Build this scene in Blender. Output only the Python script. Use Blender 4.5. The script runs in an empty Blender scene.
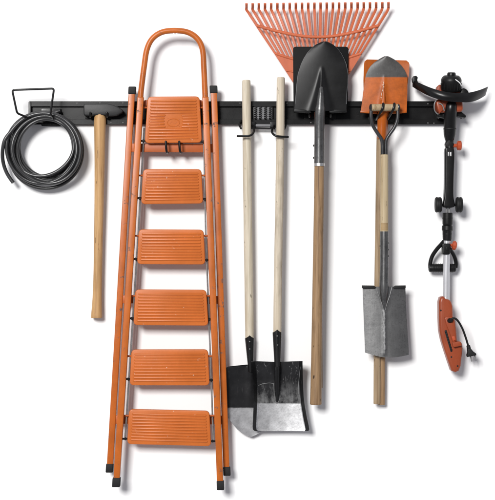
import bpy, bmesh, math, random
from mathutils import Vector, Matrix, noise

random.seed(7)
S = 0.004            # metres per photo pixel on the wall
D = 6.0              # camera distance from the wall
C = bpy.context.scene.collection

def P(px, py, d=0.0):
    """photo pixel + distance in front of the wall -> world point"""
    k = (D - d) / D * S
    return Vector(((px - 247.5) * k, -d, (250.0 - py) * k))

# ------------------------------------------------------------------ materials
def lin(r, g, b, k=1.0):
    f = lambda c: c / 12.92 if c <= 0.04045 else ((c + 0.055) / 1.055) ** 2.4
    return (k * f(r / 255), k * f(g / 255), k * f(b / 255), 1.0)

class NT:
    def __init__(self, name):
        self.m = bpy.data.materials.new(name); self.m.use_nodes = True
        self.n = self.m.node_tree.nodes; self.l = self.m.node_tree.links
        self.b = self.n['Principled BSDF']
        self.tc = self.n.new('ShaderNodeTexCoord')
    def link(self, a, b): self.l.new(a, b)
    def mapping(self, scale, loc=(0, 0, 0)):
        mp = self.n.new('ShaderNodeMapping'); mp.inputs['Scale'].default_value = scale
        mp.inputs['Location'].default_value = loc
        self.link(self.tc.outputs['Object'], mp.inputs['Vector']); return mp.outputs[0]
    def noise(self, vec, scale, detail=4, rough=0.6, dist=0.0):
        t = self.n.new('ShaderNodeTexNoise'); t.inputs['Scale'].default_value = scale
        t.inputs['Detail'].default_value = detail; t.inputs['Roughness'].default_value = rough
        t.inputs['Distortion'].default_value = dist
        self.link(vec, t.inputs['Vector']); return t.outputs['Fac']
    def ramp(self, fac, stops):
        r = self.n.new('ShaderNodeValToRGB'); e = r.color_ramp.elements
        e[0].position, e[0].color = stops[0]; e[1].position, e[1].color = stops[-1]
        for p, c in stops[1:-1]:
            x = e.new(p); x.color = c
        self.link(fac, r.inputs['Fac']); return r.outputs['Color']
    def mix(self, fac, a, b, mode='MIX'):
        x = self.n.new('ShaderNodeMix'); x.data_type = 'RGBA'; x.blend_type = mode
        for s, v in ((x.inputs[0], fac), (x.inputs[6], a), (x.inputs[7], b)):
            if hasattr(v, 'is_output'): self.link(v, s)
            else: s.default_value = v
        return x.outputs[2]
    def fmix(self, fac, a, b):
        x = self.n.new('ShaderNodeMix'); x.data_type = 'FLOAT'
        for s, v in ((x.inputs[0], fac), (x.inputs[2], a), (x.inputs[3], b)):
            if hasattr(v, 'is_output'): self.link(v, s)
            else: s.default_value = v
        return x.outputs[0]
    def math(self, op, a, b=0.0):
        x = self.n.new('ShaderNodeMath'); x.operation = op
        for s, v in ((x.inputs[0], a), (x.inputs[1], b)):
            if hasattr(v, 'is_output'): self.link(v, s)
            else: s.default_value = v
        return x.outputs[0]
    def bump2(self, big, fine, s1=0.35, s2=0.12):
        b = self.n.new('ShaderNodeBump'); b.inputs['Strength'].default_value = s1; b.inputs['Distance'].default_value = 0.006
        self.link(big, b.inputs['Height'])
        c = self.n.new('ShaderNodeBump'); c.inputs['Strength'].default_value = s2; c.inputs['Distance'].default_value = 0.001
        self.link(fine, c.inputs['Height']); self.link(b.outputs[0], c.inputs['Normal']); self.link(c.outputs[0], self.b.inputs['Normal'])
    def bump(self, h, strength, dist=0.001):
        b = self.n.new('ShaderNodeBump'); b.inputs['Strength'].default_value = strength
        b.inputs['Distance'].default_value = dist
        self.link(h, b.inputs['Height']); self.link(b.outputs[0], self.b.inputs['Normal'])
    def edge(self, vec, radius=0.004, scale=55):
        bv = self.n.new('ShaderNodeBevel'); bv.inputs['Radius'].default_value = radius; bv.samples = 4
        ge = self.n.new('ShaderNodeNewGeometry'); dt = self.n.new('ShaderNodeVectorMath'); dt.operation = 'DOT_PRODUCT'
        self.link(bv.outputs[0], dt.inputs[0]); self.link(ge.outputs['True Normal'], dt.inputs[1])
        m = self.ramp(dt.outputs['Value'], [(0.80, WHITE), (0.985, BLACK)])
        k = self.ramp(self.noise(vec, scale, 5, 0.7), [(0.54, BLACK), (0.60, WHITE)])
        k2 = self.ramp(self.noise(vec, 6, 2), [(0.46, BLACK), (0.6, WHITE)])
        return self.math('MULTIPLY', self.math('MULTIPLY', m, k), k2)
    def set(self, **k):
        names = dict(col='Base Color', rough='Roughness', metal='Metallic', spec='Specular IOR Level', coat='Coat Weight')
        for a, v in k.items():
            s = self.b.inputs[names[a]]
            if hasattr(v, 'is_output'): self.link(v, s)
            else: s.default_value = v

def g(v, a=1.0): return (v, v, v, a)
WHITE, BLACK = g(1), g(0)

def mat_paint(name, col, rough=0.4, var=0.18, chips=0.0, chipcol=(0.12, 0.09, 0.08, 1), bump=0.05, spec=0.35, chipscale=60, edge=None, grime=0.0):
    t = NT(name); v = t.mapping((1, 1, 1))
    n = t.noise(v, 9, 5); f = t.noise(v, 160, 3)
    dark = tuple(c * (1 - var) for c in col[:3]) + (1,); lite = tuple(min(1, c * (1 + var)) for c in col[:3]) + (1,)
    c = t.ramp(n, [(0.3, dark), (0.7, lite)])
    c = t.mix(t.math('MULTIPLY', t.ramp(f, [(0.35, BLACK), (0.75, WHITE)]), 0.14), c, tuple(x * .6 for x in col[:3]) + (1,))
    r = t.fmix(n, rough - 0.07, rough + 0.1)
    if chips > 0:
        k = t.noise(v, chipscale, 5, 0.7)
        k2 = t.noise(v, 13, 2)
        m = t.math('MULTIPLY', t.ramp(k, [(0.66 - chips, BLACK), (0.69 - chips, WHITE)]), t.ramp(k2, [(0.52, BLACK), (0.6, WHITE)]))
        c = t.mix(m, c, chipcol); r = t.fmix(m, r, 0.6)
    if grime > 0:
        gm = t.noise(t.mapping((14, 14, 5), (3, 5, 1)), 1.4, 6, 0.72)
        c = t.mix(t.math('MULTIPLY', t.ramp(gm, [(0.50, BLACK), (0.74, WHITE)]), grime), c, tuple(x * .42 for x in col[:3]) + (1,))
    if edge:
        c = t.mix(t.edge(v), c, edge)
    t.set(col=c, rough=r, spec=spec); t.bump(f, bump)
    return t.m

def mat_wood(name, light, dark, knot=0.15, rough=0.55, dirt=0.25, seed=0.0):
    t = NT(name)
    v = t.mapping((38, 38, 1.6), (seed, seed * 1.7, seed * .3)); fine = t.mapping((220, 220, 5), (seed, 0, seed))
    n = t.noise(v, 1.6, 5, 0.6, 0.8); f = t.noise(fine, 1.3, 4, 0.65)
    w = t.mapping((10, 10, 3.0), (seed * 3, 1, seed)); k = t.noise(w, 1.7, 4, 0.6)
    c = t.ramp(n, [(0.30, dark), (0.52, light), (0.75, tuple(min(1, x * 1.12) for x in light[:3]) + (1,))])
    c = t.mix(t.math('MULTIPLY', t.ramp(f, [(0.45, BLACK), (0.72, WHITE)]), 0.45), c, tuple(x * 0.55 for x in dark[:3]) + (1,))
    c = t.mix(t.math('MULTIPLY', t.ramp(k, [(0.55, BLACK), (0.72, WHITE)]), dirt), c, tuple(x * 0.45 for x in dark[:3]) + (1,))
    sp = t.noise(t.mapping((60, 60, 22), (seed, 2, 0)), 1.5, 2, 0.5)
    c = t.mix(t.math('MULTIPLY', t.ramp(sp, [(0.69, BLACK), (0.74, WHITE)]), knot * 4), c, tuple(x * 0.3 for x in dark[:3]) + (1,))
    t.set(col=c, rough=rough, spec=0.35); t.bump(f, 0.15)
    return t.m

def mat_black(name, v=0.02, rough=0.45, var=0.5, scratch=0.0, bump=0.06, tint=(1, 1, 1.04), spec=0.5, metal=0.0, scr_col=0.35):
    t = NT(name); o = t.mapping((1, 1, 1))
    n = t.noise(o, 14, 6, 0.65); f = t.noise(o, 240, 3)
    lo = tuple(v * (1 - var) * k for k in tint) + (1,); hi = tuple(v * (1 + var) * k for k in tint) + (1,)
    c = t.ramp(n, [(0.3, lo), (0.7, hi)])
    r = t.fmix(n, rough - 0.06, rough + 0.08)
    if scratch > 0:
        s = t.noise(t.mapping((60, 60, 9)), 2.2, 6, 0.75, 1.2)
        s2 = t.noise(t.mapping((7, 7, 7), (3, 1, 2)), 1.2, 3)
        m = t.math('MULTIPLY', t.ramp(s, [(0.62, BLACK), (0.70, WHITE)]), t.ramp(s2, [(0.45, BLACK), (0.7, WHITE)]))
        m = t.math('MULTIPLY', m, scratch)
        c = t.mix(m, c, g(scr_col))
    t.set(col=c, rough=r, spec=spec, metal=metal); t.bump(f, bump)
    return t.m

def mat_steel(name, v=0.5, rough=0.4, metal=0.85, grain=(60, 60, 8), dirt=0.5):
    t = NT(name); o = t.mapping((1, 1, 1))
    n = t.noise(o, 18, 6, 0.7); s = t.noise(t.mapping(grain), 3, 5, 0.7, 0.6); f = t.noise(o, 130, 5, 0.75)
    c = t.ramp(n, [(0.3, g(v * (1 - dirt))), (0.7, g(min(1, v * 1.25)))])
    c = t.mix(t.math('MULTIPLY', t.ramp(s, [(0.5, BLACK), (0.72, WHITE)]), 0.5), c, g(min(1, v * 1.6)))
    c = t.mix(t.math('MULTIPLY', t.ramp(f, [(0.52, BLACK), (0.66, WHITE)]), 0.6), c, g(v * 0.4))
    t.set(col=c, rough=t.fmix(f, rough - 0.08, rough + 0.2), metal=metal); t.bump2(n, f, 0.07)
    return t.m

def mat_two_tone(name, zsplit, top, bottom, wob=0.002, top_rough=0.4, bot_rough=0.45, bot_metal=0.8, top_scr=0.5, speck=0.55, wear=0.0):
    """paint above a level, bare metal below it (the blade really is dipped)"""
    t = NT(name); o = t.mapping((1, 1, 1))
    sep = t.n.new('ShaderNodeSeparateXYZ'); t.link(t.tc.outputs['Object'], sep.inputs[0])
    wn = t.noise(o, 40, 4)
    z = t.math('ADD', sep.outputs['Z'], t.math('MULTIPLY', t.math('SUBTRACT', wn, 0.5), wob * 2))
    m = t.n.new('ShaderNodeMapRange'); m.inputs['From Min'].default_value = zsplit - 0.0025; m.inputs['From Max'].default_value = zsplit + 0.0025
    t.link(z, m.inputs['Value']); fac = m.outputs[0]
    n = t.noise(o, 16, 6, 0.7); f = t.noise(o, 120, 5, 0.75)
    ct = t.ramp(n, [(0.3, tuple(x * .6 for x in top[:3]) + (1,)), (0.7, tuple(min(1, x * 1.35) for x in top[:3]) + (1,))])
    s = t.noise(t.mapping((45, 45, 10), (1, 4, 2)), 2.0, 6, 0.75, 1.5)
    s2 = t.noise(t.mapping((9, 9, 9), (3, 1, 2)), 1.2, 3)
    sm = t.math('MULTIPLY', t.math('MULTIPLY', t.ramp(s, [(0.58, BLACK), (0.68, WHITE)]), t.ramp(s2, [(0.45, BLACK), (0.65, WHITE)])), top_scr)
    ct = t.mix(sm, ct, g(0.4))
    if wear > 0:
        wr = t.n.new('ShaderNodeMapRange'); wr.inputs['From Min'].default_value = zsplit; wr.inputs['From Max'].default_value = zsplit + .095
        wr.inputs['To Min'].default_value = 1; wr.inputs['To Max'].default_value = 0; t.link(sep.outputs['Z'], wr.inputs['Value'])
        wn2 = t.noise(t.mapping((22, 22, 12), (2, 2, 5)), 1.6, 6, 0.7)
        ct = t.mix(t.math('MULTIPLY', t.math('MULTIPLY', wr.outputs[0], t.ramp(wn2, [(0.42, BLACK), (0.72, WHITE)])), wear), ct, g(0.30))
    b = bottom
    cb = t.ramp(n, [(0.28, tuple(x * .6 for x in b[:3]) + (1,)), (0.72, tuple(min(1, x * 1.35) for x in b[:3]) + (1,))])
    cb = t.mix(t.math('MULTIPLY', t.ramp(f, [(0.5, BLACK), (0.64, WHITE)]), speck), cb, tuple(x * .45 for x in b[:3]) + (1,))
    t.set(spec=.3, col=t.mix(fac, cb, ct), rough=t.fmix(fac, t.fmix(f, bot_rough - .08, bot_rough + .2), top_rough), metal=t.fmix(fac, bot_metal, 0.0))
    t.bump2(n, f, .06, .06)
    return t.m

M = {}
def mk():
    t = NT('white wall paint'); o = t.mapping((1, 1, 1))
    n = t.noise(o, 3, 3)
    t.set(col=t.ramp(n, [(0.3, (0.86, 0.86, 0.86, 1)), (0.7, (0.88, 0.88, 0.88, 1))]), rough=0.9, spec=0.1); t.bump(t.noise(o, 300, 2), 0.02)
    M['wall'] = t.m
    M['orange'] = mat_paint('ladder orange paint', (0.46, 0.112, 0.014, 1), 0.33, 0.14, 0.075, (0.13, 0.07, 0.05, 1), edge=(0.14, 0.10, 0.085, 1), grime=.35)
    M['orange_step'] = mat_paint('step orange paint', (0.53, 0.134, 0.024, 1), 0.33, 0.09, 0.01, (0.75, 0.6, 0.5, 1), chipscale=90, grime=.10)
    M['orange_dark'] = mat_paint('crossbar orange paint', (0.42, 0.095, 0.018, 1), 0.45, 0.12, 0.03, (0.10, 0.06, 0.05, 1))
    M['shovel_orange'] = mat_paint('shovel orange enamel', (0.40, 0.088, 0.008, 1), 0.28, 0.14, 0.01, (0.14, 0.07, 0.04, 1), edge=(.2,.1,.06,1), grime=.4)
    M['rake'] = mat_paint('rake plastic', (0.53, 0.128, 0.054, 1), 0.36, 0.08, grime=.25)
    M['trim_orange'] = mat_paint('trimmer orange plastic', (0.27, 0.052, 0.018, 1), 0.33, 0.12, grime=.3)
    M['knob_orange'] = mat_paint('knob orange plastic', (0.42, 0.07, 0.024, 1), 0.38, 0.12)
    M['rail'] = mat_black('rail black powder coat', 0.004, 0.27, 0.35, spec=.28)
    M['wire'] = mat_black('hook black plastic coat', 0.005, 0.3, 0.3, spec=.3)
    M['hose'] = mat_black('hose black rubber', 0.022, 0.33, 0.45, spec=0.6)
    M['cast'] = mat_black('hammer forged iron', 0.015, 0.42, 0.3, 0.2, bump=0.2, spec=.25)
    M['shovel_black'] = mat_black('shovel black lacquer', 0.0075, 0.34, 0.35, 0.5, scr_col=0.06, spec=.2)
    M['shovel_back'] = mat_black('rear shovel black paint', 0.003, 0.6, 0.3, spec=.15)
    M['socket_black'] = mat_black('socket black paint', 0.007, 0.28, 0.4, 0.4, spec=.4)
    M['socket_grey'] = mat_steel('socket dark steel', 0.13, 0.30, 0.75, (80, 80, 6), 0.5)
    M['rim'] = mat_black('thin worn rim', 0.09, 0.5, 0.5, spec=.3)
    M['blade_edge'] = mat_steel('worn blade edge', 0.30, 0.4, 0.6)
    M['spade'] = mat_steel('spade forged steel', 0.135, 0.33, 0.7, (110, 110, 7), 0.2)
    M['weld'] = mat_steel('bright ground weld', 0.27, 0.5, 0.3, (60, 60, 30), 0.5)
    M['steel'] = mat_steel('bright steel', 0.6, 0.35, 0.9)
    M['rod'] = mat_steel('dull steel rod', 0.22, 0.5, 0.15)
    M['fork'] = mat_black('fork dark steel', 0.05, 0.3, 0.3, 0.3, metal=0.5)
    M['rubber'] = mat_black('black rubber', 0.007, 0.6, 0.3, spec=.3)
    M['plastic'] = mat_black('black plastic', 0.0045, 0.30, 0.25, spec=.32)
    M['plastic2'] = mat_black('soft black plastic', 0.006, 0.42, 0.25, spec=.25)
    M['slotgrey'] = mat_black('spring plate grey', 0.16, 0.5, 0.2)
    M['tube_white'] = mat_paint('white aluminium tube', (0.60, 0.60, 0.62, 1), 0.3, 0.05)
    M['tube_white'].node_tree.nodes['Principled BSDF'].inputs['Metallic'].default_value = .45
    M['line'] = mat_paint('white nylon line', (0.8, 0.8, 0.8, 1), 0.4, 0.02)
    M['whitemark'] = mat_paint('white print', (0.72, 0.62, 0.52, 1), 0.5, 0.1)
    M['label'] = mat_paint('worn paper label', (0.26, 0.18, 0.09, 1), 0.6, 0.6, 0.12, (0.06, 0.04, 0.02, 1), chipscale=120)
    M['wood_pale'] = mat_wood('pale ash wood', lin(222, 211, 190, 0.8), lin(198, 184, 158, 0.8), 0.2, dirt=0.35, seed=1)
    M['wood_pale2'] = mat_wood('pale ash wood weathered', lin(222, 209, 188, 0.8), lin(194, 178, 152, 0.8), 0.25, dirt=0.5, seed=5)
    M['wood_ham'] = mat_wood('hickory wood', lin(210, 168, 116, 0.8), lin(178, 132, 82, 0.8), 0.15, dirt=0.3, seed=2)
    M['wood_tan'] = mat_wood('aged tan wood', lin(176, 142, 104, 0.68), lin(118, 86, 56, 0.68), 0.25, dirt=0.65, seed=3)
    M['wood_spade'] = mat_wood('varnished beech wood', lin(206, 186, 150, 0.72), lin(176, 146, 104, 0.72), 0.12, dirt=0.3, seed=4)
    M['wood_mid'] = mat_wood('greyed shovel handle wood', lin(192, 166, 132, 0.66), lin(152, 124, 92, 0.66), 0.2, dirt=0.5, seed=6)
    M['wood_grip'] = mat_wood('grip wood', lin(196, 172, 136, 0.75), lin(150, 122, 84, 0.75), 0.2, dirt=0.4, seed=8)
mk()

# ------------------------------------------------------------------ objects
def thing(name, label, cat, px, py, d=0.03, group=None):
    o = bpy.data.objects.new(name, None); C.objects.link(o)
    o.location = P(px, py, d); o.empty_display_size = 0.05
    o['label'] = label; o['category'] = cat
    if group: o['group'] = group
    return o

def root_loc(o):
    while o.parent: o = o.parent
    return Vector(o.location)

def obj(name, bm, mats, parent=None, label=None, cat=None, group=None, kind=None, sharp=35, smooth=True):
    bmesh.ops.recalc_face_normals(bm, faces=bm.faces)
    off = root_loc(parent) if parent else sum((v.co for v in bm.verts), Vector()) / len(bm.verts)
    for v in bm.verts: v.co -= off
    me = bpy.data.meshes.new(name); bm.to_mesh(me); bm.free()
    if not isinstance(mats, (list, tuple)): mats = [mats]
    for m in mats: me.materials.append(m)
    for p in me.polygons: p.use_smooth = smooth
    if smooth: me.set_sharp_from_angle(angle=math.radians(sharp))
    o = bpy.data.objects.new(name, me); C.objects.link(o)
    if parent: o.parent = parent
    else: o.location = off
    if label: o['label'] = label
    if cat: o['category'] = cat
    if group: o['group'] = group
    if kind: o['kind'] = kind
    return o

def B(): return bmesh.new()

def fillet(pts, r, n=5):
    pts = [Vector(p) for p in pts]; out = [pts[0]]
    for a, p, c in zip(pts, pts[1:], pts[2:]):
        la, lc = (a - p).length, (c - p).length; q = min(r, la * .45, lc * .45)
        s, e = p + (a - p) * (q / la), p + (c - p) * (q / lc)
        for k in range(n + 1):
            t = k / n; out.append((1 - t) ** 2 * s + 2 * t * (1 - t) * p + t * t * e)
    return out + [pts[-1]]

def spline(pts, n=8, closed=False):
    """Catmull-Rom through tuples of any length"""
    out = []; L = len(pts)
    segs = L if closed else L - 1
    for i in range(segs):
        if closed: a, b, c, d = (pts[(i - 1) % L], pts[i], pts[(i + 1) % L], pts[(i + 2) % L])
        else: a, b, c, d = (pts[max(i - 1, 0)], pts[i], pts[i + 1], pts[min(i + 2, L - 1)])
        for j in range(n):
            t = j / n
            out.append(tuple(0.5 * ((2 * q) + (r - p) * t + (2 * p - 5 * q + 4 * r - s) * t * t + (3 * q - p - 3 * r + s) * t ** 3)
                             for p, q, r, s in zip(a, b, c, d)))
    if not closed: out.append(tuple(pts[-1]))
    return out

def sweep(bm, pts, rad, seg=12, closed=False, flat=1.0, square=False, mat=0, dome=False):
    """tube through world points; rad number or list; flat squashes the depth (second) axis"""
    pts = [Vector(p) for p in pts]; n = len(pts)
    rad = [rad] * n if not hasattr(rad, '__len__') else list(rad)
    if dome and not closed:
        t0 = (pts[0] - pts[1]).normalized(); t1 = (pts[-1] - pts[-2]).normalized()
        r0, r1 = rad[0], rad[-1]
        pts = [pts[0] + t0 * r0 * .8, pts[0] + t0 * r0 * .55] + pts + [pts[-1] + t1 * r1 * .55, pts[-1] + t1 * r1 * .8]
        rad = [r0 * .3, r0 * .75] + rad + [r1 * .75, r1 * .3]; n = len(pts)
    rings = []; prev = None
    for i, p in enumerate(pts):
        if closed: t = pts[(i + 1) % n] - pts[i - 1]
        elif i == 0: t = pts[1] - pts[0]
        elif i == n - 1: t = pts[-1] - pts[-2]
        else: t = (pts[i + 1] - p).normalized() + (p - pts[i - 1]).normalized()
        t.normalize()
        if prev is None:
            ref = Vector((0, -1, 0)) if abs(t.y) < 0.9 else Vector((1, 0, 0))
            u = t.cross(ref).normalized()
        else:
            u = (prev - t * prev.dot(t)).normalized()
        prev = u; w = t.cross(u)
        ring = []
        if square:
            r = rad[i]; c = r * 0.72
            prof = [(r, c), (c, r), (-c, r), (-r, c), (-r, -c), (-c, -r), (c, -r), (r, -c)]
            for a, b in prof: ring.append(bm.verts.new(p + u * a + w * b * flat))
        else:
            for k in range(seg):
                a = 2 * math.pi * k / seg
                ring.append(bm.verts.new(p + u * math.cos(a) * rad[i] + w * math.sin(a) * rad[i] * flat))
        rings.append(ring)
    m = len(rings[0])
    for i in range(n if closed else n - 1):
        a, b = rings[i], rings[(i + 1) % n]
        for k in range(m):
            f = bm.faces.new((a[k], a[(k + 1) % m], b[(k + 1) % m], b[k])); f.material_index = mat
    if not closed:
        for r in (rings[0], rings[-1]):
            f = bm.faces.new(r); f.material_index = mat
    return bm

def tube(bm, pp, r_px, **k):
    """pp: (px,py,d) list; r_px radius in photo px"""
    r = [x * S for x in r_px] if hasattr(r_px, '__len__') else r_px * S
    return sweep(bm, [P(*p) for p in pp], r, **k)

def prism(bm, poly, d0, d1, bevel=0.0, seg=3, mat=0, back=False):
    """px polygon extruded from depth d0 (wall side) to d1 (viewer side)"""
    tmp = bmesh.new()
    bk = [tmp.verts.new(P(x, y, d1) + Vector((0, d1 - d0, 0))) for x, y in poly]
    fr = [tmp.verts.new(P(x, y, d1)) for x, y in poly]
    n = len(poly)
    tmp.faces.new(fr); tmp.faces.new(bk[::-1])
    for i in range(n): tmp.faces.new((bk[i], bk[(i + 1) % n], fr[(i + 1) % n], fr[i]))
    bmesh.ops.recalc_face_normals(tmp, faces=tmp.faces)
    if bevel > 0:
        fs = set(fr); bs = set(bk)
        ed = [e for e in tmp.edges if (e.verts[0] in fs and e.verts[1] in fs) or (back and e.verts[0] in bs and e.verts[1] in bs)]
        bmesh.ops.bevel(tmp, geom=ed, offset=bevel, segments=seg, affect='EDGES', profile=0.5, clamp_overlap=True)
    for f in tmp.faces: f.material_index = mat
    me = bpy.data.meshes.new('tmp'); tmp.to_mesh(me); tmp.free(); bm.from_mesh(me); bpy.data.meshes.remove(me)
    return bm

def rrect(x0, y0, x1, y1, r, n=5, quad=None):
    out = []
    for cx, cy, a0 in ((x1 - r, y1 - r, 0), (x0 + r, y1 - r, 90), (x0 + r, y0 + r, 180), (x1 - r, y0 + r, 270)):
        for k in range(n + 1):
            a = math.radians(a0 + 90 * k / n); out.append((cx + r * math.cos(a), cy + r * math.sin(a)))
    return out

def rquad(tl, tr, br, bl, r, n=5):
    """rounded general quadrilateral"""
    pts = [Vector(p) for p in (tl, tr, br, bl)]; out = []
    for i in range(4):
        p = pts[i]; a = (pts[i - 1] - p).normalized(); b = (pts[(i + 1) % 4] - p).normalized()
        s, e = p + a * r, p + b * r
        for k in range(n + 1):
            t = k / n; out.append(tuple((1 - t) ** 2 * s + 2 * t * (1 - t) * p + t * t * e))
    return out

def sheet(bm, fn, nu, nv, t, mat=0, edge_mat=None, matfn=None):
    """fn(u,v)->(px,py,d); thickness t towards the wall"""
    F = [[bm.verts.new(P(*fn(i / nu, j / nv))) for i in range(nu + 1)] for j in range(nv + 1)]
    K = [[bm.verts.new(F[j][i].co + Vector((0, t, 0))) for i in range(nu + 1)] for j in range(nv + 1)]
    for j in range(nv):
        for i in range(nu):
            mi = matfn((i + .5) / nu, (j + .5) / nv) if matfn else mat
            f = bm.faces.new((F[j][i], F[j][i + 1], F[j + 1][i + 1], F[j + 1][i])); f.material_index = mi
            f = bm.faces.new((K[j][i], K[j + 1][i], K[j + 1][i + 1], K[j][i + 1])); f.material_index = mi
    em = mat if edge_mat is None else edge_mat
    for j in range(nv):
        for i in (0, nu):
            f = bm.faces.new((F[j][i], F[j + 1][i], K[j + 1][i], K[j][i])); f.material_index = em
    for i in range(nu):
        for j in (0, nv):
            f = bm.faces.new((F[j][i], F[j][i + 1], K[j][i + 1], K[j][i])); f.material_index = em
    return bm

def interp(tab, y):
    """piecewise smooth table lookup: rows (y, a, b, ...)"""
    if y <= tab[0][0]: return tab[0][1:]
    for a, b in zip(tab, tab[1:]):
        if y <= b[0]:
            t = (y - a[0]) / (b[0] - a[0])
            return tuple(p + (q - p) * t for p, q in zip(a[1:], b[1:]))
    return tab[-1][1:]

def lathe(bm, base, axis, prof, seg=28, mat=0):
    """prof: (distance along axis, radius) in metres"""
    axis = Vector(axis).normalized(); ref = Vector((1, 0, 0)) if abs(axis.x) < .9 else Vector((0, 0, 1))
    u = axis.cross(ref).normalized(); w = axis.cross(u)
    rings = []
    for h, r in prof:
        rings.append([bm.verts.new(Vector(base) + axis * h + (u * math.cos(2 * math.pi * k / seg) + w * math.sin(2 * math.pi * k / seg)) * max(r, 1e-5)) for k in range(seg)])
    for a, b in zip(rings, rings[1:]):
        for k in range(seg):
            f = bm.faces.new((a[k], a[(k + 1) % seg], b[(k + 1) % seg], b[k])); f.material_index = mat
    for r in (rings[0], rings[-1]):
        f = bm.faces.new(r); f.material_index = mat
    return bm

def rivet(px, py, d, r=1.0, m='steel', parent=None, name='rivet'):
    b = B(); lathe(b, P(px, py, d), (0, -1, 0), [(-.004, r * S), (0, r * S), (.0012, r * S * .8), (.0018, r * S * .3)], 12)
    return obj(name, b, M[m], parent)

def handle(bm, rows, seg=20, n=5, rnd=True):
    """rows: (py, centre px, width px, depth). wooden pole with softened ends"""
    pts = spline([(c, y, d, w / 2) for y, c, w, d in rows], n)
    e0, e1 = pts[0], pts[-1]
    mid = [p for p in pts if e0[1] + 1.4 < p[1] < e1[1] - 1.4]
    pts = [(e0[0], e0[1], e0[2], e0[3] * .86), (e0[0], e0[1] + .3, e0[2], e0[3] * .96), (e0[0], e0[1] + .9, e0[2], e0[3])] + mid + [(e1[0], e1[1] - .8, e1[2], e1[3]), (e1[0], e1[1] - .3, e1[2], e1[3] * .97), (e1[0], e1[1], e1[2], e1[3] * .88)]
    tube(bm, [p[:3] for p in pts], [p[3] for p in pts], seg=seg)
    return bm

# ------------------------------------------------------------------ setting
b = B()
for x, z in ((-6, -6), (6, -6), (6, 6), (-6, 6)): b.verts.new((x, 0, z))
b.faces.new(b.verts); obj('wall', b, M['wall'], label='plain smooth white wall behind the hanging tools', cat='wall', kind='structure')

# ------------------------------------------------------------------ wall rail
rail = thing('wall_rail', 'long black steel rail screwed to the white wall with tools hanging along it', 'rail', 247, 113, 0)
def rail_profile(bm, x0, x1):
    prof = [(101.8, .0), (101.8, .024), (107.0, .024), (107.0, .0205), (104, .0205), (104, .010), (121.6, .010), (121.6, .0205), (119.8, .0205), (119.8, .024), (124.8, .024), (124.8, 0)]
    a = [bm.verts.new(P(x0, y, 0) + Vector((0, -d, 0))) for y, d in prof]; c = [bm.verts.new(P(x1, y, 0) + Vector((0, -d, 0))) for y, d in prof]
    n = len(prof); bm.faces.new(a); bm.faces.new(c[::-1])
    for i in range(n): bm.faces.new((a[i], c[i], c[(i + 1) % n], a[(i + 1) % n]))
    bmesh.ops.bevel(bm, geom=[e for e in bm.edges], offset=.0006, segments=2, affect='EDGES', profile=.5, clamp_overlap=True)
b = B(); rail_profile(b, 30.2, 452); obj('channel', b, M['rail'], rail, smooth=False)
b = B(); prism(b, rrect(28.4, 101.6, 31.2, 125, .8), 0, .0262, .001); obj('end_cap', b, M['plastic'], rail)
for x, y in ((77, 103.2), (100, 103), (123, 103), (240, 103.2), (287, 103.2), (428, 103.8), (111, 122.4), (123, 122.6), (311, 122.6), (428, 123), (434, 123.2)):
    rivet(x, y, .0242, .62, 'rod', rail, 'screw')

# ------------------------------------------------------------------ hose and its wire hook
hh = thing('hose_hook', 'black wire bracket with raised front bar carrying the coiled hose', 'hook', 48, 119, .03)
b = B()
loop = [(45.5, 123, .012), (34, 120, .06), (17, 113.2, .120), (12.1, 90, .124), (54, 88.5, .124), (50.3, 114.4, .118), (55, 121, .04), (57, 122.5, .012)]
sweep(b, fillet([P(*p) for p in loop], 2.6 * S, 6), 1.05 * S, seg=12); obj('wire_frame', b, M['wire'], hh)
b = B(); prism(b, rrect(41, 108.5, 61.5, 126, 1.5), .0105, .015, .001); obj('mounting_plate', b, M['rail'], hh)

b = B()
random.seed(11)
loops = 10
spec = []
radii = [38.5, 25.6, 34.5, 40.2, 29.0, 36.5, 25.4, 39.4, 31.0, 37.5, 40.5]
ctrx = [43.5, 47.0, 46.0, 43.0, 46.5, 44.5, 47.2, 42.6, 45.5, 43.5, 43.0]
topy = [112.6, 118.2, 114.5, 112.0, 117.0, 113.2, 119.0, 112.5, 116.0, 113.0, 112.0]
deps = [.036, .036, .042, .050, .050, .058, .064, .066, .074, .078, .082]
pts = []
N = 56
for L in range(loops):
    for k in range(N):
        t = (L + k / N); i = int(t); f = t - i; f = f * f * (3 - 2 * f)
        q = lambda tab: tab[i] + (tab[i + 1] - tab[i]) * f
        r, cx, ty, d = q(radii), q(ctrx), q(topy), q(deps)
        a = -2 * math.pi * k / N - math.pi / 2 + .42          # starts near the top right, runs over the top to the left
        wob = 0.9 * math.sin(2 * a + L * 1.7) + .5 * math.sin(3 * a + L * 2.9)
        rr = r + wob * (0.5 + .5 * math.sin(a))
        pts.append((cx + rr * math.cos(a), ty + r + rr * math.sin(a), d + .006 * math.sin(a * 2 + L)))
# head: the cut end at the upper right; tail: loose end hanging at the lower left
pts = [(60.5, 110.8, .04), (57.8, 110.2, .04)] + pts[1:]
while not (pts[-1][0] < 14 and pts[-1][1] < 134): pts.pop()
pts += spline([pts[-1], (4.6, 140, .080), (2.4, 152, .072), (3.2, 163, .062), (7, 173.6, .056), (13.2, 182.8, .054)], 6)[1:]
pts = [Vector(P(*p)) for p in pts]
# light relaxation so the loops stay soft
for _ in range(2): pts = [pts[0]] + [(pts[i - 1] + pts[i] * 2 + pts[i + 1]) / 4 for i in range(1, len(pts) - 1)] + [pts[-1]]
sweep(b, pts, 1.85 * S, seg=14)
obj('hose_coil', b, M['hose'], label='coil of thin black rubber hose hung on a wire bracket', cat='hose')

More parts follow.
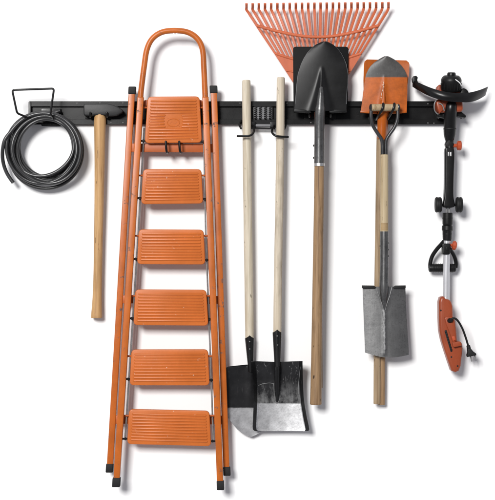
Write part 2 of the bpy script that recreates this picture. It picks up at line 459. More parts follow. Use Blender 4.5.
# ------------------------------------------------------------------ sledgehammer
def prong_hook(label, x0, x1, yb, yt, d, tilt=0, group='double prong hooks on the rail', plate=None, rise=0, r=1.15):
    h = thing('prong_hook', label, 'hook', (x0 + x1) / 2, yb, .02, group)
    for x in (x0, x1):
        b = B(); pl = spline([(x - tilt * 1.0, yb - 1, .012), (x - tilt, yb + .6, d * .4), (x - tilt * .5, yb + .8 - rise * .2, d * .82), (x - tilt * .15, yb - 1.2 - rise * .4, d), (x, yt, d + .002)], 5)
        tube(b, pl, r, seg=12, dome=True); obj('prong', b, M['wire'], h)
    b = B(); x, y, X, Y = plate or (x0 - 5, yb - 8, x1 + 5, yb + 3)
    prism(b, rrect(x, y, X, Y, 1), .0105, .0155, .001); obj('mounting_plate', b, M['rail'], h)
    return h

prong_hook('black double hook holding up the sledgehammer head', 90.2, 106.8, 116.3, 112.6, .066, plate=(85, 109, 112, 119))
sh = thing('sledgehammer', 'sledgehammer with dark wedge shaped head and long tan wooden handle', 'hammer', 100, 118, .04)
b = B()
head = [(83.4, 105.2), (84.6, 103.7), (107.5, 103.4), (113, 104.6), (119, 107.4), (122.4, 109.6), (123.2, 111.3), (121.6, 113), (116.4, 115.6), (108.5, 116.4), (106.5, 115.2), (94.5, 115.2), (92, 116), (84.8, 115.8), (83.6, 114.6)]
prism(b, head, .020, .060, .004, 3, back=True); obj('head', b, M['cast'], sh, sharp=50)
b = B(); handle(b, [(112.5, 100, 9.0, .04), (118.5, 100, 11.6, .04), (124, 99.9, 11.9, .04), (135, 99.8, 11.2, .04), (165, 99.6, 10.2, .038), (200, 99.1, 9.4, .036), (240, 98.4, 8.9, .032), (270, 97.9, 8.8, .03), (295, 97.3, 9.3, .029), (308, 96.9, 10.4, .028), (318, 96.5, 11.6, .028)])
obj('handle', b, M['wood_ham'], sh)

# ------------------------------------------------------------------ step ladder
lad = thing('step_ladder', 'folded orange metal step ladder with six ribbed treads and a hand hoop', 'ladder', 172, 480, .06)
def box_rail(name, pts, w, d0, d1, m):
    """rectangular section rail following (px,py) centre points"""
    poly = []
    n = len(pts); L, R = [], []
    for i, (x, y) in enumerate(pts):
        t = Vector(pts[min(i + 1, n - 1)]) - Vector(pts[max(i - 1, 0)]); t.normalize(); nx, ny = -t.y, t.x
        L.append((x + nx * w / 2, y + ny * w / 2)); R.append((x - nx * w / 2, y - ny * w / 2))
    b = B(); prism(b, L + R[::-1], d0, d1, .0035, 3, back=True); return obj(name, b, m, lad)
RD = (.046, .066); FD = (.072, .098)
box_rail('rear_rail', [(131.7, 93), (121.4, 270), (109.8, 466)], 6.3, *RD, M['orange'])
box_rail('rear_rail', [(213.8, 92), (219.7, 270), (226.4, 470)], 6.3, *RD, M['orange'])
def fx(side, y):   # centre line of the front rails
    return (140.6 - (y - 95) * 24.4 / 388) if side < 0 else (205.2 + (y - 95) * 14.9 / 388)
for s in (-1, 1):
    box_rail('front_rail', [(fx(s, 97), 97), (fx(s, 290), 290), (fx(s, 482), 482)], 6.4, *FD, M['orange'])
# hand hoop, round tube slipped into the rails
b = B()
hp = [(140.3, 100, .085), (141.4, 88, .085), (144.2, 66, .085), (146.9, 49.5, .085), (152.4, 38.6, .085), (162, 32.2, .085), (175, 30.6, .085), (188, 32.4, .085), (197.6, 39, .085), (202.6, 50, .085), (203.9, 68, .085), (204.8, 88, .085), (205.3, 100, .085)]
tube(b, spline(hp, 7), 2.85, seg=18); obj('hand_hoop', b, M['orange'], lad)
b = B(); tube(b, [(173.2, 33.1, .0935), (175.2, 34.2, .0945), (177.4, 33, .0935)], .35, seg=6); obj('paint_chip', b, M['line'], lad)
def cap(name, x, y, w, h, d0, d1, sl):
    b = B(); prism(b, rquad((x - w / 2, y), (x + w / 2, y), (x + w / 2 + sl, y + h), (x - w / 2 + sl, y + h), 1.1, 3), d0 - .002, d1 + .003, .003, 3, back=True); obj(name, b, M['rubber'], lad)
cap('rail_cap', 132.2, 86.4, 7.6, 7.6, *RD, -.4); cap('rail_cap', 213.4, 85.4, 7.8, 7.6, *RD, .3)
cap('rubber_foot', 109.6, 464, 7.4, 8.8, *RD, -.5); cap('rubber_foot', 226.6, 467, 7.4, 9, *RD, .4)
cap('rubber_foot', 116.4, 478, 8, 9.4, *FD, -.6); cap('rubber_foot', 220.2, 481, 7.4, 9.4, *FD, .3)
# treads : (tl, tr, br, bl), first rib, pitch, count
treads = [((147.5, 96.6), (199.6, 96.2), (201.9, 142.6), (144.6, 143.2), 14), ((143, 169), (201.4, 169), (203.2, 203.6), (141, 204.2), 10), ((138.6, 229.3), (203.6, 229.6), (205.4, 264.6), (137, 264.2), 10),
          ((135.2, 289.4), (206.3, 289.8), (208.4, 325.8), (133.3, 325.2), 10), ((131.3, 349.6), (208, 349.4), (209.6, 385.6), (129.6, 385.4), 10), ((129, 409.2), (209.4, 411), (211.2, 446.4), (127, 444.2), 10)]
for ti, (tl, tr, br, bl, nr) in enumerate(treads):
    b = B(); prism(b, rquad(tl, tr, br, bl, 4.6, 6), .066, .088, .0035, 4, back=True)
    H = (bl[1] - tl[1])
    for k in range(nr):
        f = (k + 1.6) / (nr + 2.2)
        l = [tl[i] + (bl[i] - tl[i]) * f for i in (0, 1)]; r = [tr[i] + (br[i] - tr[i]) * f for i in (0, 1)]
        ins = 4.2
        spans = [(l[0] + ins, r[0] - ins)]
        if ti == 0 and 5 <= k <= 9:
            e = 8.6 if k in (5, 9) else 9.6
            spans = [(l[0] + ins, 173.3 - e), (173.3 + e, r[0] - ins)]
        for a, c in spans:
            ya = l[1] + (r[1] - l[1]) * (a - l[0]) / (r[0] - l[0]); yc = l[1] + (r[1] - l[1]) * (c - l[0]) / (r[0] - l[0])
            tube(b, [(a, ya, .0880), (c, yc, .0880)], H / (nr + 2.2) * .36, seg=10, dome=True, flat=.8)
    tr_o = obj('tread', b, M['orange_step'], lad, sharp=60)
    if ti == 0:
        tr_o['label'] = 'uppermost tread, deeper, with an embossed oval emblem'
        e = B()
        tube(e, [(x, y, .0882) for x, y in [(173.3 + 6.0 * math.cos(a), 122.6 + 3.9 * math.sin(a)) for a in [2 * math.pi * k / 32 for k in range(32)]]], .42, seg=8, closed=True)
        for px_, py_ in ((167.6, 118.6), (179.4, 119.4), (167.4, 126.6), (178.8, 126.4)):
            tube(e, [(px_ - .3, py_, .0884), (px_ + .3, py_, .0884)], .4, seg=6, dome=True)
        tube(e, spline([(169.6, 123.6, .0881), (172, 121.6, .0881), (174.6, 123.6, .0881), (177, 121.8, .0881)], 4), .28, seg=6)
        obj('oval_emblem', e, M['orange_step'], tr_o)
# pivot pins, linkage rods, rear crossbars
for y in (141.5, 198.8, 259.6, 319, 379.6, 439):
    i = (141.5, 198.8, 259.6, 319, 379.6, 439).index(y); q = treads[i]
    yl = y - (.6 if i < 5 else .2); yr = y + (.4 if i < 5 else 2.2)
    for s, xt in ((-1, q[3][0] + 1.5), (1, q[2][0] - 1.5)):
        b = B(); yy = yl if s < 0 else yr
        tube(b, [(fx(s, y), yy, .080), (xt, yy, .080)], 1.05, seg=10)
        tube(b, [(xt - s * -.2 + s * 2.2, yy, .080), (xt + s * 3.6, yy, .080)], 1.5, seg=10)
        obj('pivot_pin', b, M['plastic'], lad)
    # upper lug of each tread
    yu = q[0][1] + (6.5 if i else 11)
    for s, xt in ((-1, q[0][0]), (1, q[1][0])):
        b = B(); tube(b, [(xt - s * 1.5, yu, .074), (fx(s, yu), yu, .074)], .95, seg=8); obj('tread_lug', b, M['orange_dark'], lad)
for s, pts in ((-1, [(144.2, 128, .069), (138.2, 235, .069), (125.0, 440, .069)]), (1, [(203.6, 128, .069), (205.8, 235, .069), (213.4, 440, .069)])):
    b = B(); tube(b, pts, .85, seg=8); obj('linkage_rod', b, M['rod'], lad)
def rx(side, y): return (131.7 - (y - 93) * 21.9 / 373) if side < 0 else (213.8 + (y - 92) * 12.6 / 378)
for y, h, m in ((147.6, 8.4, 'orange_dark'), (299.4, 8, 'orange_dark'), (419.6, 8.6, 'orange_dark')):
    b = B(); prism(b, [(rx(-1, y - h / 2) + 2, y - h / 2), (rx(1, y - h / 2) - 2, y - h / 2 + .6), (rx(1, y + h / 2) - 2, y + h / 2 + .6), (rx(-1, y + h / 2) + 2, y + h / 2)], .050, .063, .002, 2); obj('crossbar', b, M[m], lad)
b = B(); prism(b, rrect(144, 100, 202, 106, 1), .050, .064, .002); obj('crossbar', b, M['orange_dark'], lad)
# the ladder's own hook
lh = thing('prong_hook', 'black double hook gripping the uppermost ladder tread from below', 'hook', 173, 146, .02, 'double prong hooks on the rail')
for x in (166.2, 179.6):
    b = B(); pl = spline([(x + 1.5, 118, .013), (x + 1.8, 140, .02), (x + 1.8, 151, .045), (x + 1.2, 152.6, .07), (x + .6, 152, .09), (x + .1, 149, .103), (x - .4, 141.6, .104)], 6)
    tube(b, pl, 1.2, seg=12, dome=True); obj('prong', b, M['wire'], lh)
b = B(); prism(b, rrect(158, 106, 190, 122, 1), .0105, .0155, .001); obj('mounting_plate', b, M['rail'], lh)

# ------------------------------------------------------------------ spring clip with the two flat shovels
cl = thing('spring_clip', 'black double clip with grey springs gripping two pale shovel handles', 'clip', 264, 118, .01)
b = B(); prism(b, rrect(252.8, 104.6, 273.6, 123.4, .8), .0105, .0165, .0008)
obj('back_plate', b, M['rail'], cl)
b = B(); prism(b, rrect(253.8, 106.4, 272.2, 120.8, .6), .0165, .018, .0005); obj('spring_plate', b, M['slotgrey'], cl)
for x in (255.6, 260.2, 265.4, 270.2):
    b = B(); pts = []
    turns = 6
    for k in range(turns * 12 + 1):
        a = 2 * math.pi * k / 12; pts.append(P(x, 107 + 12.6 * k / (turns * 12), .0265) + Vector((math.cos(a) * 1.35 * S, math.sin(a) * 1.35 * S, 0)))
    sweep(b, pts, .36 * S, seg=6); obj('spring', b, M['plastic2'], cl)
b = B(); tube(b, [(251, 128.2, .03), (275, 128.6, .03)], .9, seg=10); obj('cross_rod', b, M['wire'], cl)
b = B(); tube(b, [(253, 125.4, .03), (273, 125.6, .03)], 1.5, seg=10); obj('roller', b, M['slotgrey'], cl)
for x0, x1 in ((248.6, 256), (270, 278.6)):
    b = B(); prism(b, rrect(x0, 121.6, x1, 127.6, 1.2), .012, .036, .002); obj('pivot_block', b, M['plastic'], cl)
for pts in ([(250, 123, .02), (242.4, 120.6, .03), (239.4, 124, .036), (241, 128.6, .04)], [(277, 123.4, .02), (283.6, 121.4, .03), (285.8, 125, .036), (284.4, 129.2, .04)]):
    b = B(); tube(b, spline(pts, 5), 1.0, seg=10, dome=True); obj('side_loop', b, M['wire'], cl)
for pts in ([(252, 124.8, .03), (253.8, 128.4, .05), (253.4, 132.8, .075), (250.6, 135.4, .087), (246, 136, .088), (237.6, 136.1, .084)], [(274.6, 125, .03), (272.2, 129.4, .055), (272.4, 133, .08), (275.8, 135.8, .092), (281, 136.6, .092), (288, 137, .088)]):
    b = B(); tube(b, spline(pts, 6), 1.15, seg=12, dome=True); obj('prong', b, M['wire'], cl)

def tongue_socket(bm, cx, y0, y1, w0, w1, d0, d1):
    """riveted steel sleeve with a peaked top"""
    rows = 10; seg = 16; rings = []
    for j in range(rows + 1):
        f = j / rows; y = y0 + (y1 - y0) * f; w = (w0 + (w1 - w0) * f) / 2; d = d0 + (d1 - d0) * f
        ring = []
        for k in range(seg):
            a = 2 * math.pi * k / seg
            yy = y + (max(0, 2.6 - 3.4 * abs(math.cos(a))) * -1.2 if j == 0 else 0)
            p = P(cx(y), yy, d); ring.append(bm.verts.new(p + Vector((math.cos(a) * w * S, -math.sin(a) * w * S, 0))))
        rings.append(ring)
    for a, c in zip(rings, rings[1:]):
        for k in range(seg): bm.faces.new((a[k], a[(k + 1) % seg], c[(k + 1) % seg], c[k]))
    bm.faces.new(rings[0]); bm.faces.new(rings[-1])

# left one, rounded mouth, partly behind the ladder and the other shovel
s1 = thing('round_mouth_shovel', 'black shovel with silver rounded end and pale handle, beside the ladder', 'shovel', 248, 360, .03)
b = B(); handle(b, [(80.2, 246.3, 8.3, .050), (90, 246.4, 8.6, .050), (130, 246.8, 8.6, .049), (200, 247.6, 8.6, .045), (280, 248.8, 8.8, .040), (342, 249.6, 8.6, .036)])
obj('handle', b, M['wood_pale'], s1)
b = B(); tongue_socket(b, lambda y: 249.6 + (y - 337) * .035, 338.2, 372, 9.6, 4.8, .037, .038); so = obj('socket', b, M['socket_black'], s1)
rivet(249.7, 341.6, .0555, .7, 'rod', so); rivet(249.8, 349, .0535, .7, 'rod', so)
T1 = [(364.6, 246, 255), (365.6, 240, 261), (366.6, 226, 276), (372, 223, 278.6), (400, 222, 279), (408, 222.6, 278.4), (412, 224, 277), (419, 229, 272), (425, 233.4, 267.6), (430, 237.8, 263), (434, 243, 258), (436, 247.4, 253.4), (436.8, 249.6, 251.4)]
def f1(u, v):
    y = 364.6 + (436.8 - 364.6) * v; l, r = interp(T1, y)
    k = 2 * u - 1; d = .030 + .016 * k * k * (1 - v) + .006 * max(0, 1 - v * 4) + .010 * math.exp(-(k / .12) ** 2) * max(0, 1 - v * 1.7)
    return (l + (r - l) * u, y, d)
b = B(); sheet(b, f1, 36, 40, .003, 0, 1)
zr = root_loc(s1).z
bl = obj('blade', b, [mat_two_tone('dipped shovel steel', P(0, 408, .03).z - zr, (.012, .012, .013, 1), (.52, .52, .53, 1), .0016, .3, .30, .85, .15, speck=.6), M['blade_edge']], s1, sharp=50)

s2 = thing('square_mouth_shovel', 'black scoop shovel with square silver lip and pale wooden handle', 'shovel', 278, 360, .05)
b = B(); handle(b, [(77.4, 280.8, 7.8, .062), (86, 280.8, 8.2, .062), (130, 280.4, 8.2, .062), (200, 279.4, 8.2, .061), (280, 278, 8.2, .060), (335, 277.3, 8.2, .060)])
obj('handle', b, M['wood_pale2'], s2)
b = B(); tongue_socket(b, lambda y: 277.1 + (y - 330) * .012, 332.4, 372, 9.2, 5.6, .060, .066); so = obj('socket', b, M['socket_black'], s2)
rivet(277.2, 336, .0782, .7, 'rod', so); rivet(277.4, 345, .0775, .6, 'rod', so)
T2 = [(361, 251, 302.6), (364, 251.4, 302.6), (380, 253.4, 302.9), (396, 253.8, 303.6), (405, 253.6, 304.6), (418, 253.0, 307), (426, 252.6, 308.8), (429.6, 252.8, 309.3), (431, 254.6, 308.4)]
def f2(u, v):
    y = 361 + (431 - 361) * v; l, r = interp(T2, y)
    k = 2 * u - 1; a = abs(k)
    wall = max(0, (a - (.86 if k > 0 else .84)) / .15)
    d = .050 + .034 * wall * (1 - .75 * v) - .008 * (1 - k * k) + .030 * math.exp(-(v / .16) ** 2) * (1 - .45 * math.exp(-(k / .25) ** 2)) + .012 * v * v
    return (l + (r - l) * u, y + (.9 * (1 - a) if v < .02 else 0), d)
b = B(); sheet(b, f2, 60, 44, .003, 0, 1, lambda u, v: 2 if abs(2 * u - 1) > .875 else 0)
zr = root_loc(s2).z
obj('blade', b, [mat_two_tone('dipped scoop steel', P(0, 403.6, .05).z - zr, (.016, .016, .017, 1), (.62, .62, .63, 1), .0016, .26, .27, .85, .9, speck=.65, wear=.85), M['blade_edge'], M['socket_black']], s2, sharp=50)
b = B()
tube(b, [(277.2, 366, .070), (277.2, 380, .064), (277.1, 392, .056), (277, 402, .050)], [2.9, 2.7, 2.3, .7], seg=14); obj('tongue', b, M['socket_black'], s2)
for pts in ([(258.5, 385.4, .0515), (263, 383.8, .0505), (269, 383, .0490), (273.6, 383.6, .048)], [(273.6, 383.6, .049), (274.3, 392, .049), (275, 400, .048), (277, 403.6, .0475), (279.6, 399.4, .048)], [(300.6, 365, .084), (299.4, 375, .067), (298.6, 385, .064), (298.4, 394, .063)]):
    b = B(); tube(b, spline(pts, 5), .26, seg=6); obj('worn_crease', b, M['blade_edge'], s2)

# ------------------------------------------------------------------ leaf rake (tines up)
rk = thing('leaf_rake', 'wide orange plastic leaf rake with its tines pointing up, behind the black shovels', 'rake', 320, 118, .03)
R0 = (319.5, 121)      # where the tines run together
def tip(i): return 246.5 + 142 * i / 23
def at_y(i, y):        # tine centre at height y, straight fan below y=10
    x0 = tip(i); f = (y - 9.5 + (.4 * i / 23)) / (R0[1] - 9.5); return x0 + (R0[0] - x0) * f
def arc_y(i, a, sag): k = (i - 11.5) / 11.5; return a + sag * (1 - k * k)
fan = .038
for i in range(24):
    b = B(); ytop = 3.6 - 1.2 * i / 23
    yb = 9.8 - 2.2 * i / 23
    low = 84
    pp = [(tip(i), ytop, fan + .030), (tip(i), ytop + 1.6, fan + .024), (tip(i) + .0, ytop + 4, fan + .010), (tip(i), yb, fan + .003)]
    e = [(at_y(i, y), y, fan) for y in (yb + 4, yb + 14, 40, 60, low)]
    pts = spline(pp + e, 4)
    rr = [1.28 if p[1] < 30 else max(.85, 1.28 - (p[1] - 30) * .012) for p in pts]
    tube(b, pts, rr, square=True, flat=.75); obj('tine', b, M['rake'], rk)
for a, sag, w, dd in ((25.6, 11.4, 1.5, .0445), (53.4, 9.5, 1.3, .0445), (70.6, 3, .9, .0455)):
    b = B(); pts = []
    for k in range(47):
        i = k / 2; y = arc_y(i, a, sag); pts.append((at_y(i, y), y, dd))
    tube(b, pts, w, seg=10, flat=.8); obj('crossbar', b, M['rake'], rk)
b = B()
yl = lambda i, t: arc_y(i, 54.2, 9.5) + (112 - arc_y(i, 54.2, 9.5)) * t
sheet(b, lambda u, v: (at_y(u * 23, yl(u * 23, v)) + (u - .5) * 2.2, yl(u * 23, v), .0435 + .001), 24, 12, .008, 0); obj('fan_panel', b, M['rake'], rk)
b = B(); tube(b, [(317.6, 100, .04), (317.8, 112, .04), (318.3, 133.5, .04)], [4.8, 3.6, 3.3], seg=16); obj('socket', b, M['rake'], rk)
b = B(); handle(b, [(130, 318.3, 6.0, .038), (200, 318.6, 6.2, .034), (300, 319, 6.4, .028), (388, 319.4, 6.6, .024)]); obj('handle', b, M['wood_tan'], rk)

# ------------------------------------------------------------------ rear black square shovel
s3 = thing('flat_black_shovel', 'matt black square shovel sandwiched between orange rake and pointed black shovel', 'shovel', 320, 112, .05)
pol = rquad((293.0, 46.6), (348.6, 46.6), (347.6, 112.2), (293.6, 112.2), 3.2, 5)
b = B(); prism(b, pol, .056, .0595, .001); prism(b, rrect(293.7, 109.4, 309, 112.6, .8), .056, .069, .0012); prism(b, rrect(332, 109.4, 347.2, 112.6, .8), .056, .069, .0012)
obj('blade', b, M['shovel_back'], s3)
b = B(); tube(b, [(319, 84, .062), (318.8, 110, .068), (318.2, 150, .067), (317.9, 165.8, .066)], [1.5, 3.6, 4.0, 3.9], seg=16); so = obj('socket', b, M['shovel_back'], s3)
for y in (145.6, 157.8):
    bb = B(); lathe(bb, P(318, y, .066), (-1, 0, 0), [(0, .0045), (.0175, .0045), (.019, .003)], 10); obj('rivet', bb, M['plastic'], so)
b = B(); handle(b, [(160, 317.9, 6.4, .066), (250, 317.4, 6.6, .060), (384, 316.6, 6.6, .052)]); obj('handle', b, M['wood_tan'], s3)

# ------------------------------------------------------------------ pointed black shovel
s4 = thing('pointed_shovel', 'round pointed shovel with glossy black blade upwards and tan wooden handle', 'shovel', 320, 112, .1)
T4 = [(41.4, 323.4, 326.4), (42.2, 320.6, 328.8), (44.6, 315.6, 333.4), (48, 311.4, 337.4), (53, 307.0, 341.2), (58.6, 303.6, 344.2), (64, 301.0, 346.4), (74, 297.8, 348.4), (84, 296.6, 348.0), (93, 295.9, 347.0), (104, 294.9, 346.6), (110.6, 294.3, 346.4)]
def f4(u, v):
    vv = v ** 1.35; y = 41.4 + (110.6 - 41.4) * vv; l, r = interp(T4, y)
    k = 2 * u - 1; x = l + (r - l) * u
    cxr = 321.8 - (y - 68) * .03
    fr = max(0, min(1, (y - 66) / 44))
    w = 1.6 + 6.0 * fr ** 1.4
    ridge = .030 * fr ** 1.1 * math.exp(-((x - cxr) / w) ** 2)
    d = .096 + .006 * (1 - k * k) * (0.45 + .55 * (1 - vv)) + ridge - .012 * (1 - vv) ** 2
    return (x, y, d)
b = B(); sheet(b, f4, 110, 70, .0028, 0, 1, lambda u, v: 1 if (u < .01 or u > .992) and .03 < v < .93 else 0)
bl = obj('blade', b, [M['shovel_black'], M['rim']], s4, sharp=50)
for poly in ([(294.2, 108.9), (309.4, 109.8), (311.4, 112.2), (309, 113), (293.9, 111.8)], [(330.2, 109.6), (346.6, 109), (347, 111.8), (332, 113), (329, 112.2)]):
    b = B(); prism(b, poly, .076, .099, .0018, 3, back=True); obj('foot_tread', b, M['shovel_black'], s4)
b = B()
tube(b, spline([(321.4, 84, .1005), (321.0, 92, .1075), (320.4, 104, .1105), (320, 112, .110), (319.6, 122, .1055), (319.5, 140, .101), (319.3, 164, .100)], 5), [1.2 + (5.1 - 1.2) * min(1, i / 13) if i < 16 else 5.2 - (i - 16) * .02 for i in range(31)], seg=24)
so = obj('socket', b, M['socket_grey'], s4)
b = B(); tube(b, [(319.3, 163.4, .1), (319.3, 166.2, .1)], 5.35, seg=24); obj('ferrule', b, M['steel'], so)
b = B(); handle(b, [(160, 319.3, 9.4, .100), (200, 318.9, 9.7, .097), (260, 318, 10, .091), (330, 316.9, 10.4, .084), (385, 316.1, 11, .079), (404.6, 315.8, 11.6, .077)]); obj('handle', b, M['wood_tan'], s4)
prong_hook('black double hook hidden under the three tools of the rake group', 309.5, 330.5, 116, 114, .068, plate=(304, 106, 336, 121))

# ------------------------------------------------------------------ orange shovels
s5 = thing('flat_orange_shovel', 'flat orange shovel, corners showing from behind the grey tipped shovel', 'shovel', 383, 113, .03)
b = B()
def f5(u, v):
    y = 59.4 + 51 * v; l = interp([(59.4, 364.8), (62, 364.2), (80, 363.4), (110.4, 364)], y)[0]; r = interp([(59.4, 408.6), (63, 409.6), (72, 409.2), (84, 407.4), (110.4, 406)], y)[0]
    if v < .06: ins = (1 - v / .06) ** 2 * 2.2; l += ins; r -= ins
    k = 2 * u - 1; return (l + (r - l) * u, y + 1.0 * u, .040 + .005 * k * k)
sheet(b, f5, 24, 24, .003); obj('blade', b, M['shovel_orange'], s5)
b = B(); tube(b, [(386, 96, .040), (385, 112, .044), (383, 140, .044)], [1, 3.6, 4], seg=16); obj('socket', b, M['shovel_orange'], s5)
b = B(); handle(b, [(134, 383, 7.2, .044), (250, 382, 7.4, .038), (404.8, 381.4, 7.6, .030)]); obj('handle', b, M['wood_tan'], s5)

s6 = thing('grey_tipped_shovel', 'orange shovel with rounded dark grey tip and white script marking', 'shovel', 382, 113, .06)
T6 = [(56.2, 384.6, 388.2), (57.2, 382.4, 390.4), (59.4, 378.6, 394.4), (62.4, 374.4, 398.4), (66, 370.6, 402), (70, 368, 404.6), (74, 366.2, 406.4), (77.4, 365.4, 407.4), (92, 363.2, 407.4), (104, 361.8, 407), (112, 360.8, 406.6)]
def f6(u, v):
    vv = v ** 1.3; y = 56.2 + 55.8 * vv; l, r = interp(T6, y); k = 2 * u - 1; x = l + (r - l) * u
    fr = max(0, min(1, (y - 74) / 38)); cxr = 384.6 - (y - 74) * .04
    d = .067 + .005 * (1 - k * k) + .014 * fr * math.exp(-((x - cxr) / (1.4 + 3.0 * fr)) ** 2)
    return (x, y, d)
b = B(); sheet(b, f6, 90, 60, .0028, 0, 1, lambda u, v: 1 if u < .012 and v < .42 else 0)
zr = root_loc(s6).z
m6 = mat_two_tone('grey dipped tip', P(0, 77.2, .07).z - zr, (.062, .060, .058, 1), (.40, .088, .008, 1), .0004, .34, .42, 0.0, .12, speck=.10)
obj('blade', b, [m6, M['rim']], s6, sharp=50)
for poly in ([(360.6, 110.6), (377, 112.2), (377, 113.8), (360.4, 112.4)], [(390, 112.2), (406.8, 110.8), (406.8, 112.6), (390, 113.8)]):
    b = B(); prism(b, poly, .058, .078, .0012, 2, back=True); obj('foot_tread', b, M['shovel_orange'], s6)
b = B(); tube(b, spline([(383.6, 88, .0775), (383.2, 104, .080), (382.6, 113, .078), (382.2, 124, .071), (381.6, 139.4, .068)], 5), [.8 + 4 * min(1, i / 10) if i < 18 else 4.7 - .3 * (i - 18) * .5 for i in range(21)], seg=18); obj('socket', b, M['shovel_orange'], s6)
b = B(); handle(b, [(132, 380.6, 7.2, .066), (150, 379.8, 7.0, .064), (230, 378.6, 6.8, .056), (290, 377.6, 6.6, .050), (350, 377.2, 6.8, .045), (404, 377.0, 7, .041)]); obj('handle', b, M['wood_mid'], s6)
b = B()
random.seed(5)
sq = []
for k in range(160):
    t = k / 159; sq.append((380.9 + 3.0 * t + .7 * math.sin(t * 36 + 1.2 * math.sin(t * 9)) * (.55 + .45 * math.sin(t * 7 + 1)) + .3 * math.sin(t * 13), 99.4 - 17.6 * t + .55 * math.cos(t * 36)))
tube(b, [(x, y,  .0818 + .0022 * (1 - abs(x - 384.2) / 4)) for x, y in sq], .25, seg=6); obj('script_marking', b, M['whitemark'], s6)

# ------------------------------------------------------------------ D handled spade
s7 = thing('digging_spade', 'steel digging spade hanging blade down by its wooden D grip', 'spade', 384, 108, .09)
b = B(); lathe(b, P(371.2, 107.6, .108), (1, 0, 0), [(0, 3.1 * S), (.002, 3.6 * S), (.02, 3.5 * S), (.052, 3.7 * S), (.085, 3.5 * S), (.104, 3.6 * S), (.107, 3.1 * S)], 22); obj('grip', b, M['wood_grip'], s7)
for pts in ([(371.6, 107.4, .108), (371.1, 113, .108), (371.3, 119, .107), (373.2, 126, .105), (377.4, 133, .103), (381, 138.4, .101), (382.3, 143.6, .1), (382.4, 155.6, .0995)], [(397.8, 107.4, .108), (397.9, 114, .108), (397, 121, .107), (394, 128, .105), (389.8, 134, .103), (386.8, 139, .101), (386, 144, .1), (386.1, 155.6, .0995)]):
    b = B(); n = spline(pts, 6); tube(b, n, 1.75, seg=14); s = 1 if pts[0][0] > 384 else -1
    lathe(b, P(pts[0][0] - s * .6, 107.6, .108), (s, 0, 0), [(0, .014), (.006, .015), (.010, .011), (.012, .005)], 18)
    obj('yoke_arm', b, M['fork'], s7)
b = B(); handle(b, [(154.6, 384.3, 8.0, .099), (165, 384.3, 8.0, .099), (200, 384.3, 8.0, .098), (236, 384.3, 8.0, .097)]); obj('handle', b, M['wood_spade'], s7)
b = B(); tube(b, [(384.3, 231.4, .097), (384.3, 233.4, .097)], 4.25, seg=22); tube(b, spline([(384.3, 233, .097), (384.3, 250, .097), (384.2, 272, .096), (384.1, 286, .095), (384.1, 298, .0945), (384.4, 311, .0915)], 4), [4.2, 4.2, 4.2, 4.15, 4.1, 4.1, 4.1, 4.2, 4.3, 4.4, 4.5, 4.6, 4.6, 4.4, 4.2, 3.8, 3.2, 2.6, 2.0, 1.4, .8][:21], seg=22); so = obj('socket', b, M['socket_grey'], s7)
for x, y in ((388.2, 243), (388.2, 249.6), (380.4, 246), (388.2, 256)):
    bb = B(); lathe(bb, P(x, y, .097), (1 if x > 384 else -1, 0, 0), [(-.004, .0035), (.002, .0035), (.003, .002)], 10); obj('rivet', bb, M['plastic'], so)
T7 = [(286.6, 362.6, 405.4), (300, 363, 405.9), (320, 363.8, 406.8), (340, 364.6, 408.2), (352, 365.1, 408.9), (358, 365.3, 409)]
def f7(u, v):
    bot = 352.6 + (3.8 * math.sin(math.pi * min(1, u * 1.0)) + 2.2 * u); y = 286.6 + (bot - 286.6) * v; l, r = interp(T7, y); k = 2 * u - 1; x = l + (r - l) * u
    vr = max(0, 1 - v / .42); w = 1.2 + 5.5 * vr
    d = .078 + .012 * (1 - k * k) + .004 * v * v + .010 * vr * math.exp(-((x - 384.2) / w) ** 2) + .003 * math.exp(-((x - 384.6) / 1.6) ** 2) * (1 if .35 < v < .97 else 0)
    return (x, y, d)
b = B(); sheet(b, f7, 56, 48, .003, 0, 1); bl = obj('blade', b, [M['spade'], M['blade_edge']], s7, sharp=50)
for poly in ([(362.2, 285.4), (374, 285.6), (376.4, 287.4), (375, 288.8), (362.2, 288.2)], [(393.4, 287.2), (395.6, 285.6), (405.8, 285.4), (405.8, 288.2), (394, 288.8)]):
    b = B(); prism(b, poly, .076, .094, .0015, 2, back=True); obj('foot_tread', b, M['rubber'], s7)
b = B(); random.seed(3)
wp = [(384.2 + random.uniform(-.35, .35) + .01 * k, 312 + k * 2.1) for k in range(19)]
tube(b, [(x, y, .0938 + .004 * ((y - 286.6) / 68) ** 2) for x, y in spline(wp, 2)], [.7 + .5 * noise.noise(Vector((k * .7, 1, 2))) + .35 for k in range(37)], seg=8, flat=.5); obj('weld_seam', b, M['weld'], bl)
for pts in ([(375.6, 287, .0895), (379, 296, .094), (382, 304, .0955), (384, 311, .0945)], [(392, 287, .0905), (389.6, 296, .094), (386.8, 304, .0955), (384.8, 311, .0945)]):
    b = B(); tube(b, spline(pts, 4), .36, seg=8); obj('weld_seam', b, M['weld'], bl)
# worn label wrapped on the handle
b = B()
lx, r = 384.3, 4.06 * S
rows = []
for j in range(7):
    y = 223 + j * 1.25; rows.append([b.verts.new(P(lx, y, .0973) + Vector((math.sin(a) * r, -math.cos(a) * r, 0))) for a in [(-.95 + 1.9 * k / 12) for k in range(13)]])
for a, c in zip(rows, rows[1:]):
    for k in range(12): b.faces.new((a[k], a[k + 1], c[k + 1], c[k]))
obj('worn_label', b, M['label'], s7)
h = thing('prong_hook', 'black double hook carrying the wooden D grip of the spade', 'hook', 380, 118, .02, 'double prong hooks on the rail')
for x in (383.4, 394.4):
    b = B(); tube(b, spline([(x - 8.5, 116, .013), (x - 7.6, 119.6, .04), (x - 6, 117.6, .085), (x - 3.4, 113.4, .113), (x - 1.2, 109.6, .126), (x - .3, 106.6, .127), (x, 103.6, .124)], 6), 1.25, seg=12, dome=True); obj('prong', b, M['wire'], h)
